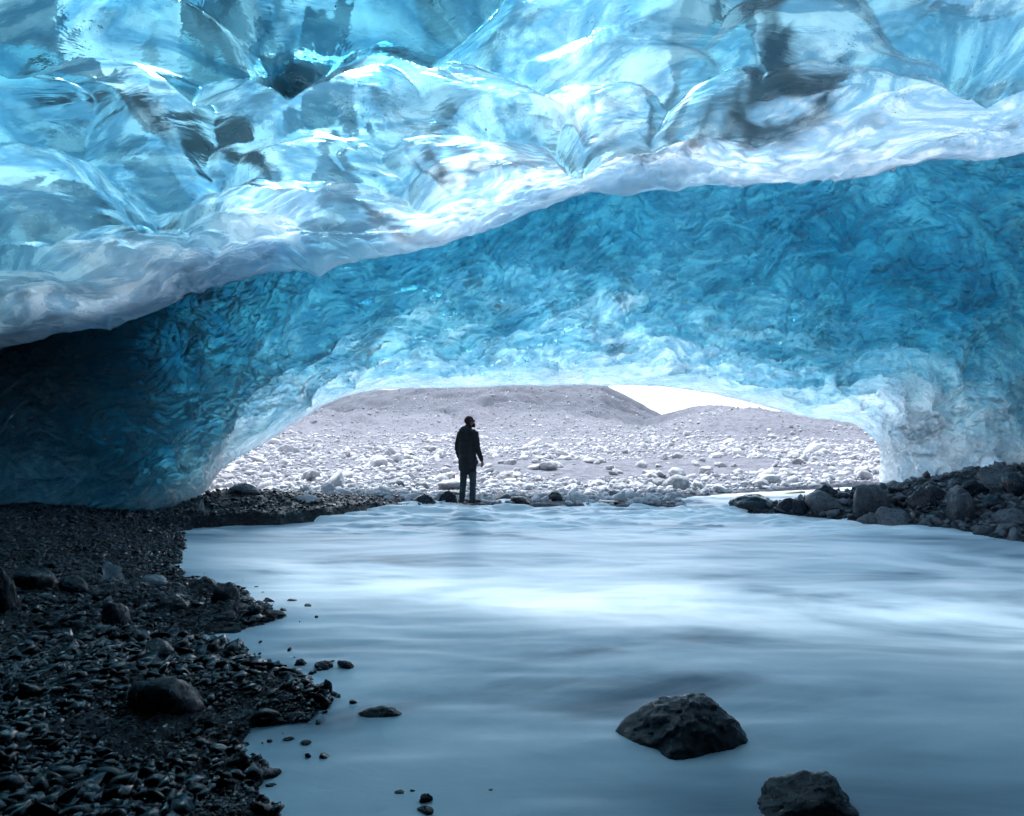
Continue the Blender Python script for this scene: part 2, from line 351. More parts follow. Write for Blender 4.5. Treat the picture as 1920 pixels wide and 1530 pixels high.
# ------------------------------------------------------------------ ice roof over the near pool
lip = np.array([(-14, 8.5, 0.2), (-11, 9.3, 1.0), (-9, 9.6, 1.9), (-7.12, 9.5, 2.57), (-5.2, 9.25, 2.93), (-3.9, 9.0, 3.30), (-2.1, 8.8, 3.60), (-1.2, 8.7, 3.66), (-0.74, 8.6, 3.82), (0.0, 8.45, 4.0), (0.65, 8.3, 4.2),
                (1.2, 8.2, 4.3), (1.8, 8.0, 4.38), (3.3, 7.8, 4.36), (4.7, 7.6, 4.50), (5.6, 7.5, 4.52), (7.5, 7.4, 4.5), (10, 7.2, 3.4), (13, 6.8, 0.2)])
def nonuni(lo, hi, a, b, fine, coarse):
    return np.concatenate([np.arange(lo, a, coarse), np.arange(a, b, fine), np.arange(b, hi + coarse, coarse)])
rx = nonuni(-13.5, 12.7, -7.6, 6.4, 0.018, 0.25)
ws = np.concatenate([np.array([0, .004, .012, .024]), np.arange(0.04, 7.0, 0.018), np.arange(7.0, 17, 0.3)])     # metres back from the lip
W_, X_ = np.meshgrid(ws, rx, indexing='ij')
yl = np.interp(X_, lip[:, 0], lip[:, 1]) + 0.10 * fbm(X_ * 1.6, X_ * 0, seed=51, octv=3)
zl = np.interp(X_, lip[:, 0], lip[:, 2])
cl1, _ = cups(X_ + .3 * fbm(X_ * .9, X_ * 0, seed=57, octv=2), X_ * 0 + 3.3, 0.55, 58, 1.0, 0, 0)
zl = zl - (0.17 * cl1 - 0.07) * sstep(0.7, 0, W_)
RY = yl - W_
base = zl + 0.42 * (1 - np.exp(-W_ / 1.6)) + 0.09 * W_ * sstep(6, -6, X_) + 0.10 * fbm(X_ * 0.35, RY * 0.35, seed=52, octv=2)
base = base - 5 * sstep(10, 17, W_) - 3.0 * sstep(7.5, 13, np.abs(X_)) * sstep(0, 3, W_)
wu = X_ + 0.30 * fbm(X_ * 0.8, RY * 0.8, seed=53, octv=3); wv = RY + 0.30 * fbm(X_ * 0.8, RY * 0.8, seed=54, octv=3)
c1, id1 = cups(wu, wv, 1.1, 61, 1.5, R(15), 0.9)
c2, id2 = cups(wu, wv, 0.40, 62, 1.7, R(20), 1.2)
near = sstep(0.0, 2.2, W_)
disp = (0.52 * near + 0.12) * c1 + (0.085 + 0.01 * (1 - near)) * c2 * (0.45 + 0.65 * sstep(-.3, .5, fbm(X_ * .6, RY * .6, seed=67, octv=2)))
c3, _ = cups(wu, wv, 0.17, 66, 1.7, R(10), 1.0)
disp += 0.07 * c3 * sstep(1.6, 0.2, W_)
disp += 0.010 * fbm(wu * 2.2, wv * 6, seed=63, octv=3)
disp *= sstep(-0.2, 0.25, W_)
inner = base - disp + 0.12
thick = 0.04 + 0.85 * sstep(0.0, 3.2, W_) + 0.30 * np.maximum(0, fbm(X_ * 0.55, RY * 0.55, seed=64, octv=3)) * sstep(0, 1, W_) + 0.5 * sstep(-2, -8, X_) * near
thick += 2.5 * sstep(4.6, 7.0, W_) + 0.12 * c2 * near * 0
for (px, py, rad, amt) in [(1460, 110, .35, 1.5), (1320, 235, .28, 1.6), (290, 90, .30, 1.6), (480, 200, .22, 1.6), (640, 350, .25, 1.5), (740, 120, .5, .8), (60, 200, .5, .8), (1640, 90, .3, 1.3), (1010, 90, .3, .8), (1230, 150, .25, 1.0), (330, 20, .3, 1.5)]:
    d = (800 - py) / 1280; Yb = 2.9 / d; xb = (px - 960) / 1280 * Yb
    thick += 2.2 * amt * np.exp(-((X_ - xb) ** 2 + (RY - Yb) ** 2) / rad ** 2)
outer = inner + thick + 0.10 * fbm(X_ * 2.0, RY * 2.0, seed=65, octv=3) * sstep(0.2, 1, W_)
n = X_.size; sh = X_.shape
co = np.concatenate([np.stack([X_, RY, inner], -1).reshape(-1, 3), np.stack([X_, RY, outer], -1).reshape(-1, 3)])
fi = grid_faces(*sh); fo = grid_faces(*sh, flip=True, base=n); fr_ = rim_faces(*sh, n)[:, ::-1]
def ice_body(name, co, fi, fo, fr_, mi, mo, label, cat, glow):
    me = mesh_np(name, co, np.concatenate([fi, fo, fr_]))
    a_ = me.attributes.new('edge_glow', 'FLOAT', 'POINT'); a_.data.foreach_set('value', np.tile(glow.ravel(), 2).astype(np.float32))   # whitened ice at lip, rim and right foot, imitating their glow
    o = link(name, me, mi); me.materials.append(mo)
    mid = np.zeros(len(me.polygons), np.int32); mid[len(fi):len(fi) + len(fo)] = 1
    me.polygons.foreach_set('material_index', mid); me.update()
    return tag(o, label, cat)
ice_body('ice_roof', co, fi, fo, fr_, M['roof_in'], M['roof_out'], 'pale clear glacier ice roof with large scallops hanging above the river, bright white along its lip', 'ice roof', sstep(0.7, 0.0, W_) * (.6 + .4 * fbm(X_, RY, seed=91, octv=3)) * (.35 + .65 * sstep(-6, -2, X_)))

# ------------------------------------------------------------------ ice arch round the mouth
cols = [((-900, 480, 6.5), (-800, 760, 7.0), (-600, 1010, 7.5)), ((-300, 540, 8.0), (-250, 800, 9), (-200, 985, 9.0)), ((0, 590, 9.3), (20, 820, 9.8), (0, 972, 10)),
        ((150, 560, 9.8), (170, 800, 10.5), (150, 984, 10.9)), ((280, 525, 9.8), (270, 800, 11), (245, 990, 11.2)), ((380, 495, 9.8), (370, 740, 11.5), (375, 937, 12.4)),
        ((480, 470, 9.8), (450, 690, 12), (431, 877, 13.6)), ((580, 445, 9.7), (540, 640, 12.5), (516, 826, 14.8)), ((700, 420, 9.6), (650, 600, 12.8), (587, 778, 15.8)),
        ((850, 385, 9.5), (800, 570, 13), (675, 743, 16.5)), ((1000, 340, 9.4), (960, 560, 13), (884, 731, 17)), ((1200, 285, 9.2), (1160, 530, 13), (1130, 727, 17.3)),
        ((1400, 265, 9.1), (1400, 540, 12.6), (1300, 737, 17.5)), ((1600, 245, 8.9), (1620, 560, 12.2), (1510, 786, 17.8)), ((1750, 230, 8.7), (1780, 600, 11.8), (1610, 806, 18)),
        ((1880, 225, 8.5), (1880, 660, 11.5), (1643, 842, 18)), ((2000, 225, 8.3), (1980, 700, 11), (1645, 905, 17.3)), ((2200, 170, 8), (2100, 760, 10.5), (1760, 935, 15)),
        ((2500, 220, 7), (2400, 800, 9), (1950, 915, 12)), ((3200, 300, 5), (3100, 850, 6), (2700, 1000, 6.5))]
cols = [((a[0], a[1], a[2] + (2.1 if 2 <= i <= 16 else 0.8)), b_, c) for i, (a, b_, c) in enumerate(cols)]  # arch top set back, widening the hidden gap that lights the river
K = np.array([[P3(*p) for p in c] for c in cols])                  # (cols, 3, 3)
seg = np.linalg.norm(np.diff(K[:, 1], axis=0), axis=1) * 0.5 + np.linalg.norm(np.diff(K[:, 2], axis=0), axis=1) * 0.5
tk = np.concatenate([[0], np.cumsum(seg)])
def catmull(tk, V, t):
    m = np.gradient(V, tk, axis=0)
    i = np.clip(np.searchsorted(tk, t, side='right') - 1, 0, len(tk) - 2)
    h = (tk[i + 1] - tk[i]); s = (t - tk[i]) / h
    sh_ = (slice(None),) + (None,) * (V.ndim - 1); s_ = s[sh_]; h_ = h[sh_]
    return (2 * s_**3 - 3 * s_**2 + 1) * V[i] + (s_**3 - 2 * s_**2 + s_) * h_ * m[i] + (-2 * s_**3 + 3 * s_**2) * V[i + 1] + (s_**3 - s_**2) * h_ * m[i + 1]
ta = np.arange(0, tk[-1], 0.02)
KK = catmull(tk, K, ta)                                            # (T,3,3)
vb = np.linspace(0, 1, 440)
B0, B1, B2 = (1 - vb) ** 2, 2 * vb * (1 - vb), vb ** 2
Pm = B0[:, None, None] * KK[None, :, 0] + B1[:, None, None] * KK[None, :, 1] + B2[:, None, None] * KK[None, :, 2]   # (V,T,3)
ext = np.linspace(1, 0, 40)[:-1]                                    # unseen sheet added between arch top and lip to spread sun onto the water
yt_ = np.interp(Pm[0][:, 0] * .80, lip[:, 0], lip[:, 1]); zt_ = np.interp(Pm[0][:, 0] * .80, lip[:, 0], lip[:, 2])
lf_ = sstep(-.8, -3.0, Pm[0][:, 0] * .80)
tgt = np.stack([Pm[0][:, 0] * .80, yt_ + 0.02 - .35 * lf_, zt_ + 0.16 + .45 * lf_], -1)
Pe = Pm[0][None] + ext[:, None, None] * (tgt - Pm[0])[None] + (ext * (1 - ext))[:, None, None] * np.array([0, 0, 0.8])
Pm = np.concatenate([Pe, Pm]); vb = np.concatenate([-ext, vb])
du = np.gradient(Pm, axis=1); dv = np.gradient(Pm, axis=0)
Nn = np.cross(du, dv); Nn /= np.linalg.norm(Nn, axis=2, keepdims=True) + 1e-9
camv = np.array([0, 0, 1.6]) - Pm
Nn *= np.sign((Nn * camv).sum(2))[:, :, None]                       # towards the cave
S_ = np.broadcast_to(ta[None, :], Pm.shape[:2]); L_ = np.cumsum(np.linalg.norm(dv, axis=2), axis=0)
wu = S_ + 0.25 * fbm(S_ * 0.7, L_ * 0.7, seed=71, octv=3); wv = L_ + 0.25 * fbm(S_ * 0.7, L_ * 0.7, seed=72, octv=3) + 0.12 * S_
a1, i1 = cups(wu, wv, 0.75, 73, 1.8, R(5), 0.6, 0.4)
a2, i2 = cups(wu, wv, 0.30, 74, 2.0, R(5), 0.6, 0.4)
a3, i3 = cups(wu + .1 * a2, wv, 0.13, 75, 2.0, R(5), 0.8, 0.3)
V_ = np.broadcast_to(vb[:, None], S_.shape)
er = sstep(1.0, 0.80, V_) * 0.85 + 0.15
big = 0.22 * fbm(S_ * 0.45, L_ * 0.45, seed=76, octv=3)
disp = (0.28 * a1 + 0.14 * a2 + 0.05 * a3) * er + big * sstep(1.0, 0.8, V_) - 0.10
Pin = Pm + Nn * disp[:, :, None]
leftw = sstep(tk[8], tk[4], S_); rightw = sstep(tk[13], tk[16], S_)
th = 0.05 + 1.15 * sstep(1.02, 0.45, V_) ** 1.1
th = th + leftw * (1.2 * sstep(1.0, 0.6, V_) + 2.2 * sstep(tk[6], tk[3], S_)) - 0.6 * rightw * sstep(tk[18], tk[17], S_) * sstep(.3, .7, V_) + sstep(0.95, .7, V_) * 0.25 * fbm(S_ * 0.5, L_ * 0.5, seed=77, octv=2)
shth = 0.07 + 1.2 * sstep(tk[8], tk[5], S_)
Sx = (S_ - tk[11]) / (tk[13] - tk[9])
th = th * (1 - 0.45 * np.exp(-Sx ** 2 - ((V_ - .62) / .25) ** 2)) + 0.5 * np.exp(-((S_ - tk[14]) / (tk[15] - tk[13])) ** 2 - ((V_ - .45) / .18) ** 2) + 0.9 * np.exp(-((S_ - tk[10] + .2) / (tk[10] - tk[9])) ** 2 - ((V_ - .22) / .10) ** 2)
th = np.where(V_ < 0, shth + (th - shth) * sstep(-0.12, 0.0, V_), th); th = np.maximum(th, 0.05)
UP = np.array([0, 0.35, 0.94])
D_ = -Nn * 0.6 + UP * 0.6; D_ /= np.linalg.norm(D_, axis=2, keepdims=True)
Pout = Pin + D_ * th[:, :, None]
n = S_.size; sh = S_.shape
co = np.concatenate([Pin.reshape(-1, 3), Pout.reshape(-1, 3)])
fsh = (np.arange(sh[0] - 1) < 36)[:, None].repeat(sh[1] - 1, 1) & (S_[:-1, :-1] > tk[6])
o = ice_body('ice_arch', co, grid_faces(*sh, flip=True), grid_faces(*sh, base=n), rim_faces(*sh, n), M['arch_in'], M['arch_out'],
             'deep blue finely scalloped ice arch framing the cave mouth behind the person', 'ice arch',
             np.maximum(sstep(.78, 1.0, V_), sstep(tk[13], tk[15], S_) * sstep(tk[18], tk[17], S_) * sstep(.45, .75, V_)) * (.75 + .4 * fbm(wu * 1.5, wv * 1.5, seed=92, octv=3)))

o.data.materials.append(M['sheet'])
mi_ = np.zeros(len(o.data.polygons), np.int32); o.data.polygons.foreach_get('material_index', mi_)
nf_ = fsh.size; mi_[:nf_][fsh.ravel()] = 2; mi_[nf_:2 * nf_][fsh.ravel()] = 2; o.data.polygons.foreach_set('material_index', mi_)

# ------------------------------------------------------------------ rocks
def ico(sub):
    import bmesh
    bm = bmesh.new(); bmesh.ops.create_icosphere(bm, subdivisions=sub, radius=1)
    v = np.array([x.co[:] for x in bm.verts]); f = np.array([[q.index for q in p.verts] for p in bm.faces]); bm.free()
    return v, f
ICO = {k: ico(k) for k in (1, 2, 3, 4, 6)}
def rock_shape(seed, sub=3, cuts=9, ang=0.6, planes=None, noise_a=0.10):
    v, f = ICO[sub]; v = v.copy(); rs = np.random.RandomState(seed)
    r = np.full(len(v), 1.25)
    pl = planes or []
    if not planes:
        for k in range(cuts):
            nrm = rs.normal(size=3); nrm /= np.linalg.norm(nrm); pl.append((*nrm, rs.uniform(0.55, 0.95)))
    p = 14.0 if ang > 0.5 else 8.0
    acc = np.full(len(v), 1.2 ** -p)
    for (a, b_, c, d) in pl:
        nn = np.array([a, b_, c]); nn = nn / np.linalg.norm(nn)
        dt = np.maximum(v @ nn, 1e-3); acc += (d / dt) ** -p
    r = acc ** (-1 / p)
    r = r * (1 + noise_a * fbm(v[:, 0] * 2 + seed, v[:, 1] * 2, v[:, 2] * 2, 4, seed) + 0.4 * noise_a * fbm(v[:, 0] * 6, v[:, 1] * 6 + seed, v[:, 2] * 6, 3, seed) - 0.5 * noise_a * np.abs(fbm(v[:, 0] * 3.1, v[:, 1] * 3.1 + seed, v[:, 2] * 3.1, 4, seed + 3)))
    v = v * r[:, None]
    v /= np.abs(v).max(0)                                           # unit half-extents
    return v, f
def rock_mesh(seed, sub=3, **k):
    v, f = rock_shape(seed, sub, **k); return mesh_np('rock', v, f)
rnd = random.Random(4)
BASE = [rock_mesh(100 + k, 4, cuts=15 + k % 6, ang=0.3 if k % 3 else 0.7) for k in range(14)]
def place_rock(name, px, py, wpx, hpx, label, mat='wet_rock', k=0, rz=0.0, tilt=0.0, mesh=None, dep=0.8, cat='rock', group=None, Y=None, sink=0.44):
    """px,py: where its visible foot stands in the photo; wpx,hpx its size there"""
    if Y is None: x, y, z = ray_ground(px, py)
    else: x, y = (px - HX) / F * Y, Y; z = CH - (py - HY) / F * Y
    yc = y + wpx / F * y * dep * 0.40; xc = (px - HX) / F * yc
    w = wpx / F * yc; h = max(CH - (py - hpx - HY) / F * yc - z, 0.16 * w)
    me = (mesh or BASE[k % len(BASE)]).copy(); me.materials.clear()
    o = link(name, me, M[mat])
    hh = h / (2 - 2 * sink)
    o.location = (xc, yc, z + h - hh); o.scale = (w / 2, w / 2 * dep, hh)
    o.rotation_euler = (0, tilt, rz)
    return tag(o, label, cat, group)
# the boulders standing in the river
bigA = rock_mesh(7, 6, planes=[(0, -.5, .8, .62), (-.62, -.1, .75, .66), (.55, -.2, .8, .70), (.85, .1, .45, .8), (-.9, -.3, .3, .85), (0, .8, .5, .7), (.2, -.9, .3, .7), (0, 0, -1, .6), (-.2, .3, 1, .72)], noise_a=.07, ang=.3)
bigB = rock_mesh(9, 6, planes=[(-.35, -.3, .9, .55), (.5, -.5, .6, .72), (.9, 0, .3, .9), (-.9, .1, .5, .8), (0, -.9, .2, .6), (0, .9, .3, .7), (0, 0, -1, .6)], noise_a=.08, ang=.3)
place_rock('boulder', 1290, 1424, 268, 116, 'large dark wet boulder with a peaked top standing alone in the river foreground', mesh=bigA, dep=.8, cat='boulder', sink=.52, rz=.25)
place_rock('boulder', 1512, 1552, 212, 92, 'dark wet boulder with a long sloping left side cut by the bottom of the photo', mesh=bigB, dep=.7, cat='boulder', sink=.52)
place_rock('rock', 713, 1345, 84, 22, 'long low flat rock barely above the water, off the tip of the left bank', k=3, dep=.5)

for a in [
 (650, 1254, 34, 17, 'rounded dark stone at the outer end of the short row off the left bank', 1, .8),
 (606, 1256, 38, 16, 'pointed dark stone in the middle of the short row off the left bank', 4, .8),
 (562, 1250, 26, 14, 'small black stone at the shore end of the short row off the left bank', 2, .8),
 (578, 1287, 26, 9, 'small low black stone in the water just below the short row of stones', 5, .7),
 (614, 1298, 18, 24, 'small upright black stone next to the shore above the striped angular stone', 6, .8),
 (602, 1328, 40, 31, 'angular dark stone with a pale stripe at the tip of the lower gravel spit', 8, .8),
 (403, 1230, 27, 27, 'round black stone perched at the head of the small cove', 1, .9),
 (418, 1136, 60, 44, 'blocky black boulder leaning at the tip of the upper stone spit', 10, .9),
 (382, 1108, 58, 28, 'rounded shiny wet boulder behind the blocky black one on the upper spit', 3, .9),
 (462, 1130, 38, 16, 'low curved dark stone in the water right of the blocky black boulder', 5, .8),
 (520, 1158, 36, 13, 'outermost rounded stone of the upper spit, half in the water', 7, .8),
 (548, 1129, 23, 8, 'tiny dark stone alone in the pale water off the upper spit', 9, .7),
 (478, 1152, 42, 20, 'slanting flat dark stone at the end of the upper spit', 11, .7),
 (505, 1131, 34, 9, 'thin slab tip showing above the water beyond the slanting flat stone', 12, .5),
 (440, 1158, 24, 24, 'upright dark stone beside the slanting flat stone on the upper spit', 13, .8),
 (320, 1150, 68, 34, 'angular bluish slab lying on the gravel left of the upper spit', 2, .8),
 (425, 1167, 44, 22, 'small grey stone at the foot of the blocky black boulder', 4, .8),
 (215, 1180, 56, 54, 'pale blotched grey boulder half sunk in the left bank', 6, .8),
 (318, 1345, 130, 85, 'big smooth black boulder with a shiny right edge in the middle of the left bank', 1, .9),
 (300, 1245, 110, 40, 'flat-topped dark boulder at the upper edge of the left bank by the cove', 12, .8),
 (490, 1533, 46, 34, 'rounded black stone at the bottom of the photo where the shore meets the water', 8, .9),
 (500, 1462, 60, 28, 'flat dark stone jutting into the water near the bottom of the bank', 9, .7),
 (452, 1445, 40, 36, 'steep black stone on the bank above the flat jutting one', 13, .8),
 (505, 1394, 13, 10, 'single small black pebble nearest the shore in the little bay', 5, .8),
 (541, 1390, 22, 9, 'flat black pebble second from the shore in the little bay', 3, .8),
 (573, 1397, 22, 7, 'low pale-edged pebble third from the shore in the little bay', 4, .8),
 (578, 1423, 12, 12, 'round black pebble standing alone in the water below the little bay', 1, .9),
 (512, 1476, 14, 6, 'tiny stone tip just breaking the water under the flat jutting stone', 7, .8),
 (748, 1496, 26, 12, 'dark pebble at the left of the small cluster at the bottom edge', 2, .8),
 (773, 1490, 12, 9, 'smallest dark pebble in the middle of the cluster at the bottom edge', 6, .8),
 (797, 1510, 30, 22, 'largest dark stone of the small cluster at the bottom edge', 10, .8),
 (800, 1530, 40, 12, 'low wet stone just under the bottom-edge cluster', 11, .7),
 (920, 1486, 10, 5, 'tiny dark pebble alone in the water right of the bottom-edge cluster', 5, .8),
 (455, 1352, 70, 22, 'flat pale-topped slab at the lower rim of the gravel spit', 12, .7),
 (555, 1350, 50, 14, 'flat dark slab at the outer rim of the gravel spit', 3, .6),
 (10, 1150, 60, 90, 'tall smooth dark boulder cut by the left edge of the photo', 1, .9),
 (60, 1110, 100, 68, 'large rounded black boulder beside the left edge boulder', 5, .8),
 (140, 1118, 60, 40, 'brownish black boulder right of the large rounded one at the left', 7, .8),
 (60, 1500, 110, 42, 'dark rounded boulder in the bottom left corner', 9, .8),
 (90, 1530, 60, 36, 'small pale-edged stone in the bottom left corner', 2, .7)]:
    place_rock('rock', a[0], a[1], a[2], a[3], a[4], k=a[5], dep=a[6], rz=rnd.uniform(-.5, .5), cat='boulder' if 'boulder' in a[4] else 'stone')
# pile on the right bank
for a in [
 (1410, 957, 92, 30, 'long black slanting rock with a white vein at the tip of the right rock spit', 4, 'wet_rock'),
 (1478, 962, 50, 30, 'dark jagged rock beside the long slanting one on the right spit', 8, 'wet_rock'),
 (1500, 963, 36, 28, 'small rounded black rock just left of the two largest boulders', 1, 'wet_rock'),
 (1545, 940, 62, 32, 'round black boulder behind the left large boulder on the right spit', 3, 'wet_rock'),
 (1582, 942, 40, 32, 'dark boulder in the gap between the two largest boulders', 5, 'wet_rock'),
 (1550, 967, 72, 46, 'large smooth speckled boulder at the waterline, left of the biggest one', 7, 'grey_rock'),
 (1628, 970, 92, 64, 'biggest rounded boulder of the right spit, speckled grey', 1, 'grey_rock'),
 (1676, 950, 40, 34, 'dark upright boulder touching the right side of the biggest one', 9, 'wet_rock'),
 (1634, 982, 50, 22, 'low smooth grey stone at the water in front of the biggest boulder', 11, 'grey_rock'),
 (1682, 988, 76, 38, 'pointed grey boulder at the waterline right of the low smooth stone', 12, 'grey_rock'),
 (1725, 955, 60, 42, 'brown-black boulder behind the pointed grey one', 3, 'wet_rock'),
 (1758, 940, 60, 30, 'dark boulder leaning under the bright ice foot', 6, 'wet_rock'),
 (1800, 982, 70, 58, 'tall grey boulder in the middle of the right rock pile', 10, 'grey_rock'),
 (1760, 985, 40, 26, 'small angular rock left of the tall grey boulder', 2, 'wet_rock'),
 (1848, 905, 36, 22, 'small black rock on the crest of the right pile', 5, 'wet_rock'),
 (1875, 915, 84, 36, 'broad slab-like boulder on the crest at the right edge', 12, 'grey_rock'),
 (1820, 935, 60, 34, 'dark angular boulder below the crest of the right pile', 8, 'wet_rock'),
 (1895, 985, 56, 34, 'pale-streaked angular rock low at the right edge', 13, 'grey_rock'),
 (1790, 945, 50, 36, 'grey boulder wedged behind the tall one in the right pile', 0, 'grey_rock'),
 (1865, 955, 46, 26, 'dark rock halfway up the right pile', 4, 'wet_rock'),
 (1916, 935, 60, 50, 'dark boulder cut by the right edge of the photo', 7, 'wet_rock'),
 (1370, 960, 22, 7, 'tiny black rock tip left of the right rock spit', 2, 'wet_rock'),
 (1840, 1000, 44, 22, 'flat grey stone at the foot of the right pile', 9, 'grey_rock')]:
    place_rock('rock', a[0], a[1], a[2], a[3], a[4], mat=a[6], k=a[5], rz=rnd.uniform(-.6, .6), cat='boulder' if 'boulder' in a[4] else 'rock')
# stones at the far shoreline round the person
for a in [
 (795, 947, 52, 22, 'dark wet boulder at the far waterline left of the person', 3, 'wet_rock'),
 (838, 943, 36, 24, 'angular black rock just left of the person\'s feet', 8, 'wet_rock'),
 (852, 928, 40, 14, 'grey stone behind the black rock at the person\'s feet', 5, 'grey_rock'),
 (945, 938, 50, 15, 'flat beige-topped block right of the person\'s feet', 12, 'grey_rock'),
 (978, 945, 40, 15, 'dark low rock at the waterline right of the flat block', 1, 'wet_rock'),
 (1042, 940, 34, 20, 'pointed dark rock at the far waterline below the middle of the mouth', 4, 'wet_rock'),
 (1140, 946, 58, 12, 'low dark wet rock breaking the far rapids', 9, 'wet_rock'),
 (1085, 943, 44, 18, 'pale stone at the far waterline between two dark rocks', 6, 'pale_rock'),
 (1200, 946, 50, 14, 'pale washed stone in the white shallows', 10, 'pale_rock'),
 (1275, 949, 24, 7, 'last small pale stone before the white inlet', 2, 'pale_rock'),
 (462, 928, 60, 22, 'half dark, half white boulder on the bank under the left end of the arch', 7, 'grey_rock'),
 (575, 942, 64, 16, 'pale boulder with a black underside on the terrace edge', 11, 'pale_rock')]:
    place_rock('rock', a[0], a[1], a[2], a[3], a[4], mat=a[6], k=a[5], rz=rnd.uniform(-.6, .6), cat='boulder' if 'boulder' in a[4] else 'stone')

# ------------------------------------------------------------------ the person, seen from behind and a little from the left
def tube(chain, seg=14, caps=4):
    """chain: [(point, rx, ry)], a tapered closed tube with rounded ends; ry across the second axis"""
    V = []; Fc = []
    P_ = [np.array(c[0], float) for c in chain]
    ringsl = []
    for i, c in enumerate(chain):
        d = P_[min(i + 1, len(P_) - 1)] - P_[max(i - 1, 0)]; d /= np.linalg.norm(d)
        ref = np.array([0, 1.0, 0]) if abs(d[1]) < .9 else np.array([0, 0, 1.0])
        a = np.cross(ref, d); a /= np.linalg.norm(a); b_ = np.cross(d, a)
        ringsl.append((P_[i], d, a, b_, c[1], c[2] if len(c) > 2 else c[1]))
    full = []
    p, d, a, b_, r1, r2 = ringsl[0]
    for k in range(caps, 0, -1):
        th_ = math.pi / 2 * k / (caps + .2); full.append((p - d * min(r1, r2) * math.sin(th_), a, b_, r1 * math.cos(th_), r2 * math.cos(th_)))
    for p, d, a, b_, r1, r2 in ringsl: full.append((p, a, b_, r1, r2))
    p, d, a, b_, r1, r2 = ringsl[-1]
    for k in range(1, caps + 1):
        th_ = math.pi / 2 * k / (caps + .2); full.append((p + d * min(r1, r2) * math.sin(th_), a, b_, r1 * math.cos(th_), r2 * math.cos(th_)))
    for p, a, b_, r1, r2 in full:
        for s in range(seg):
            q = 2 * math.pi * s / seg; V.append(p + a * r1 * math.cos(q) + b_ * r2 * math.sin(q))
    nr = len(full)
    for i in range(nr - 1):
        for s in range(seg):
            s2 = (s + 1) % seg; Fc.append((i * seg + s, i * seg + s2, (i + 1) * seg + s2, (i + 1) * seg + s))
    Fc.append(tuple(range(seg))[::-1]); Fc.append(tuple((nr - 1) * seg + s for s in range(seg)))
    return V, Fc
def blob(parts, name, mat, parent, voxel, smooth_it=3):
    V = []; Fc = []
    for v, f in parts:
        o_ = len(V); V += [tuple(p) for p in v]; Fc += [tuple(i + o_ for i in q) for q in f]
    me = bpy.data.meshes.new(name); me.from_pydata(V, [], Fc)
    tmp = bpy.data.objects.new(name, me); C.objects.link(tmp)
    r = tmp.modifiers.new('r', 'REMESH'); r.mode = 'VOXEL'; r.voxel_size = voxel
    s = tmp.modifiers.new('s', 'SMOOTH'); s.iterations = smooth_it; s.factor = .5
    dg = bpy.context.evaluated_depsgraph_get(); ev = tmp.evaluated_get(dg)
    me2 = bpy.data.meshes.new_from_object(ev); bpy.data.objects.remove(tmp); me2.name = name
    return link(name, me2, mat, parent)
M['jacket'] = plain('black_jacket_cloth', (0.010, 0.012, 0.016), .85)
M['jeans'] = plain('dark_teal_trousers', (0.022, 0.045, 0.055), .9)
M['boot'] = plain('black_boot_leather', (0.012, 0.012, 0.014), .6)
M['skin'] = plain('skin', (0.20, 0.12, 0.09), .6, 200, .05)
M['beanie'] = plain('dark_red_knit', (0.045, 0.012, 0.014), .95, 300, .6)
M['beard'] = plain('dark_hair', (0.012, 0.009, 0.008), .9, 400, .6)
px_, py_, Yp = 877, 943, 14.0
per = bpy.data.objects.new('person', None); C.objects.link(per)
X0, Y0, _ = P3(px_, py_, Yp); per.location = (X0, Y0, CH - (py_ - HY) / F * Yp); per.rotation_euler = (0, 0, R(-32))
tag(per, 'person in a black hooded jacket, dark teal trousers and dark red beanie, standing at the far waterline looking up to the right', 'person')
per['label'] = 'person in black hooded jacket and dark red beanie standing at the far waterline looking up'
# local: forward +y, right +x
hd = Vector((0.02, .045, 1.655)); hr = Euler((R(14), 0, R(-32))).to_matrix()      # head turned right and tilted up
def H(p): return tuple(hd + hr @ Vector(p))
def sph(c, r, seg=16, ring=10, T=lambda p: p):
    V = []; Fc = []
    for i in range(1, ring):
        for s in range(seg):
            a, b_ = math.pi * i / ring, 2 * math.pi * s / seg
            V.append(T((c[0] + r[0] * math.sin(a) * math.cos(b_), c[1] + r[1] * math.sin(a) * math.sin(b_), c[2] + r[2] * math.cos(a))))
    V.append(T((c[0], c[1], c[2] + r[2]))); V.append(T((c[0], c[1], c[2] - r[2])))
    for i in range(ring - 2):
        for s in range(seg):
            s2 = (s + 1) % seg; Fc.append((i * seg + s, (i + 1) * seg + s, (i + 1) * seg + s2, i * seg + s2))
    top, bot = len(V) - 2, len(V) - 1
    for s in range(seg):
        s2 = (s + 1) % seg; Fc.append((top, s, s2)); Fc.append((bot, (ring - 2) * seg + s2, (ring - 2) * seg + s))
    return V, Fc
shL, shR = (-.175, 0, 1.43), (.175, 0, 1.43)
elL, elR = (-.235, -.03, 1.13), (.245, -.02, 1.13)
wrL, wrR = (-.215, .05, .88), (.30, .06, .90)
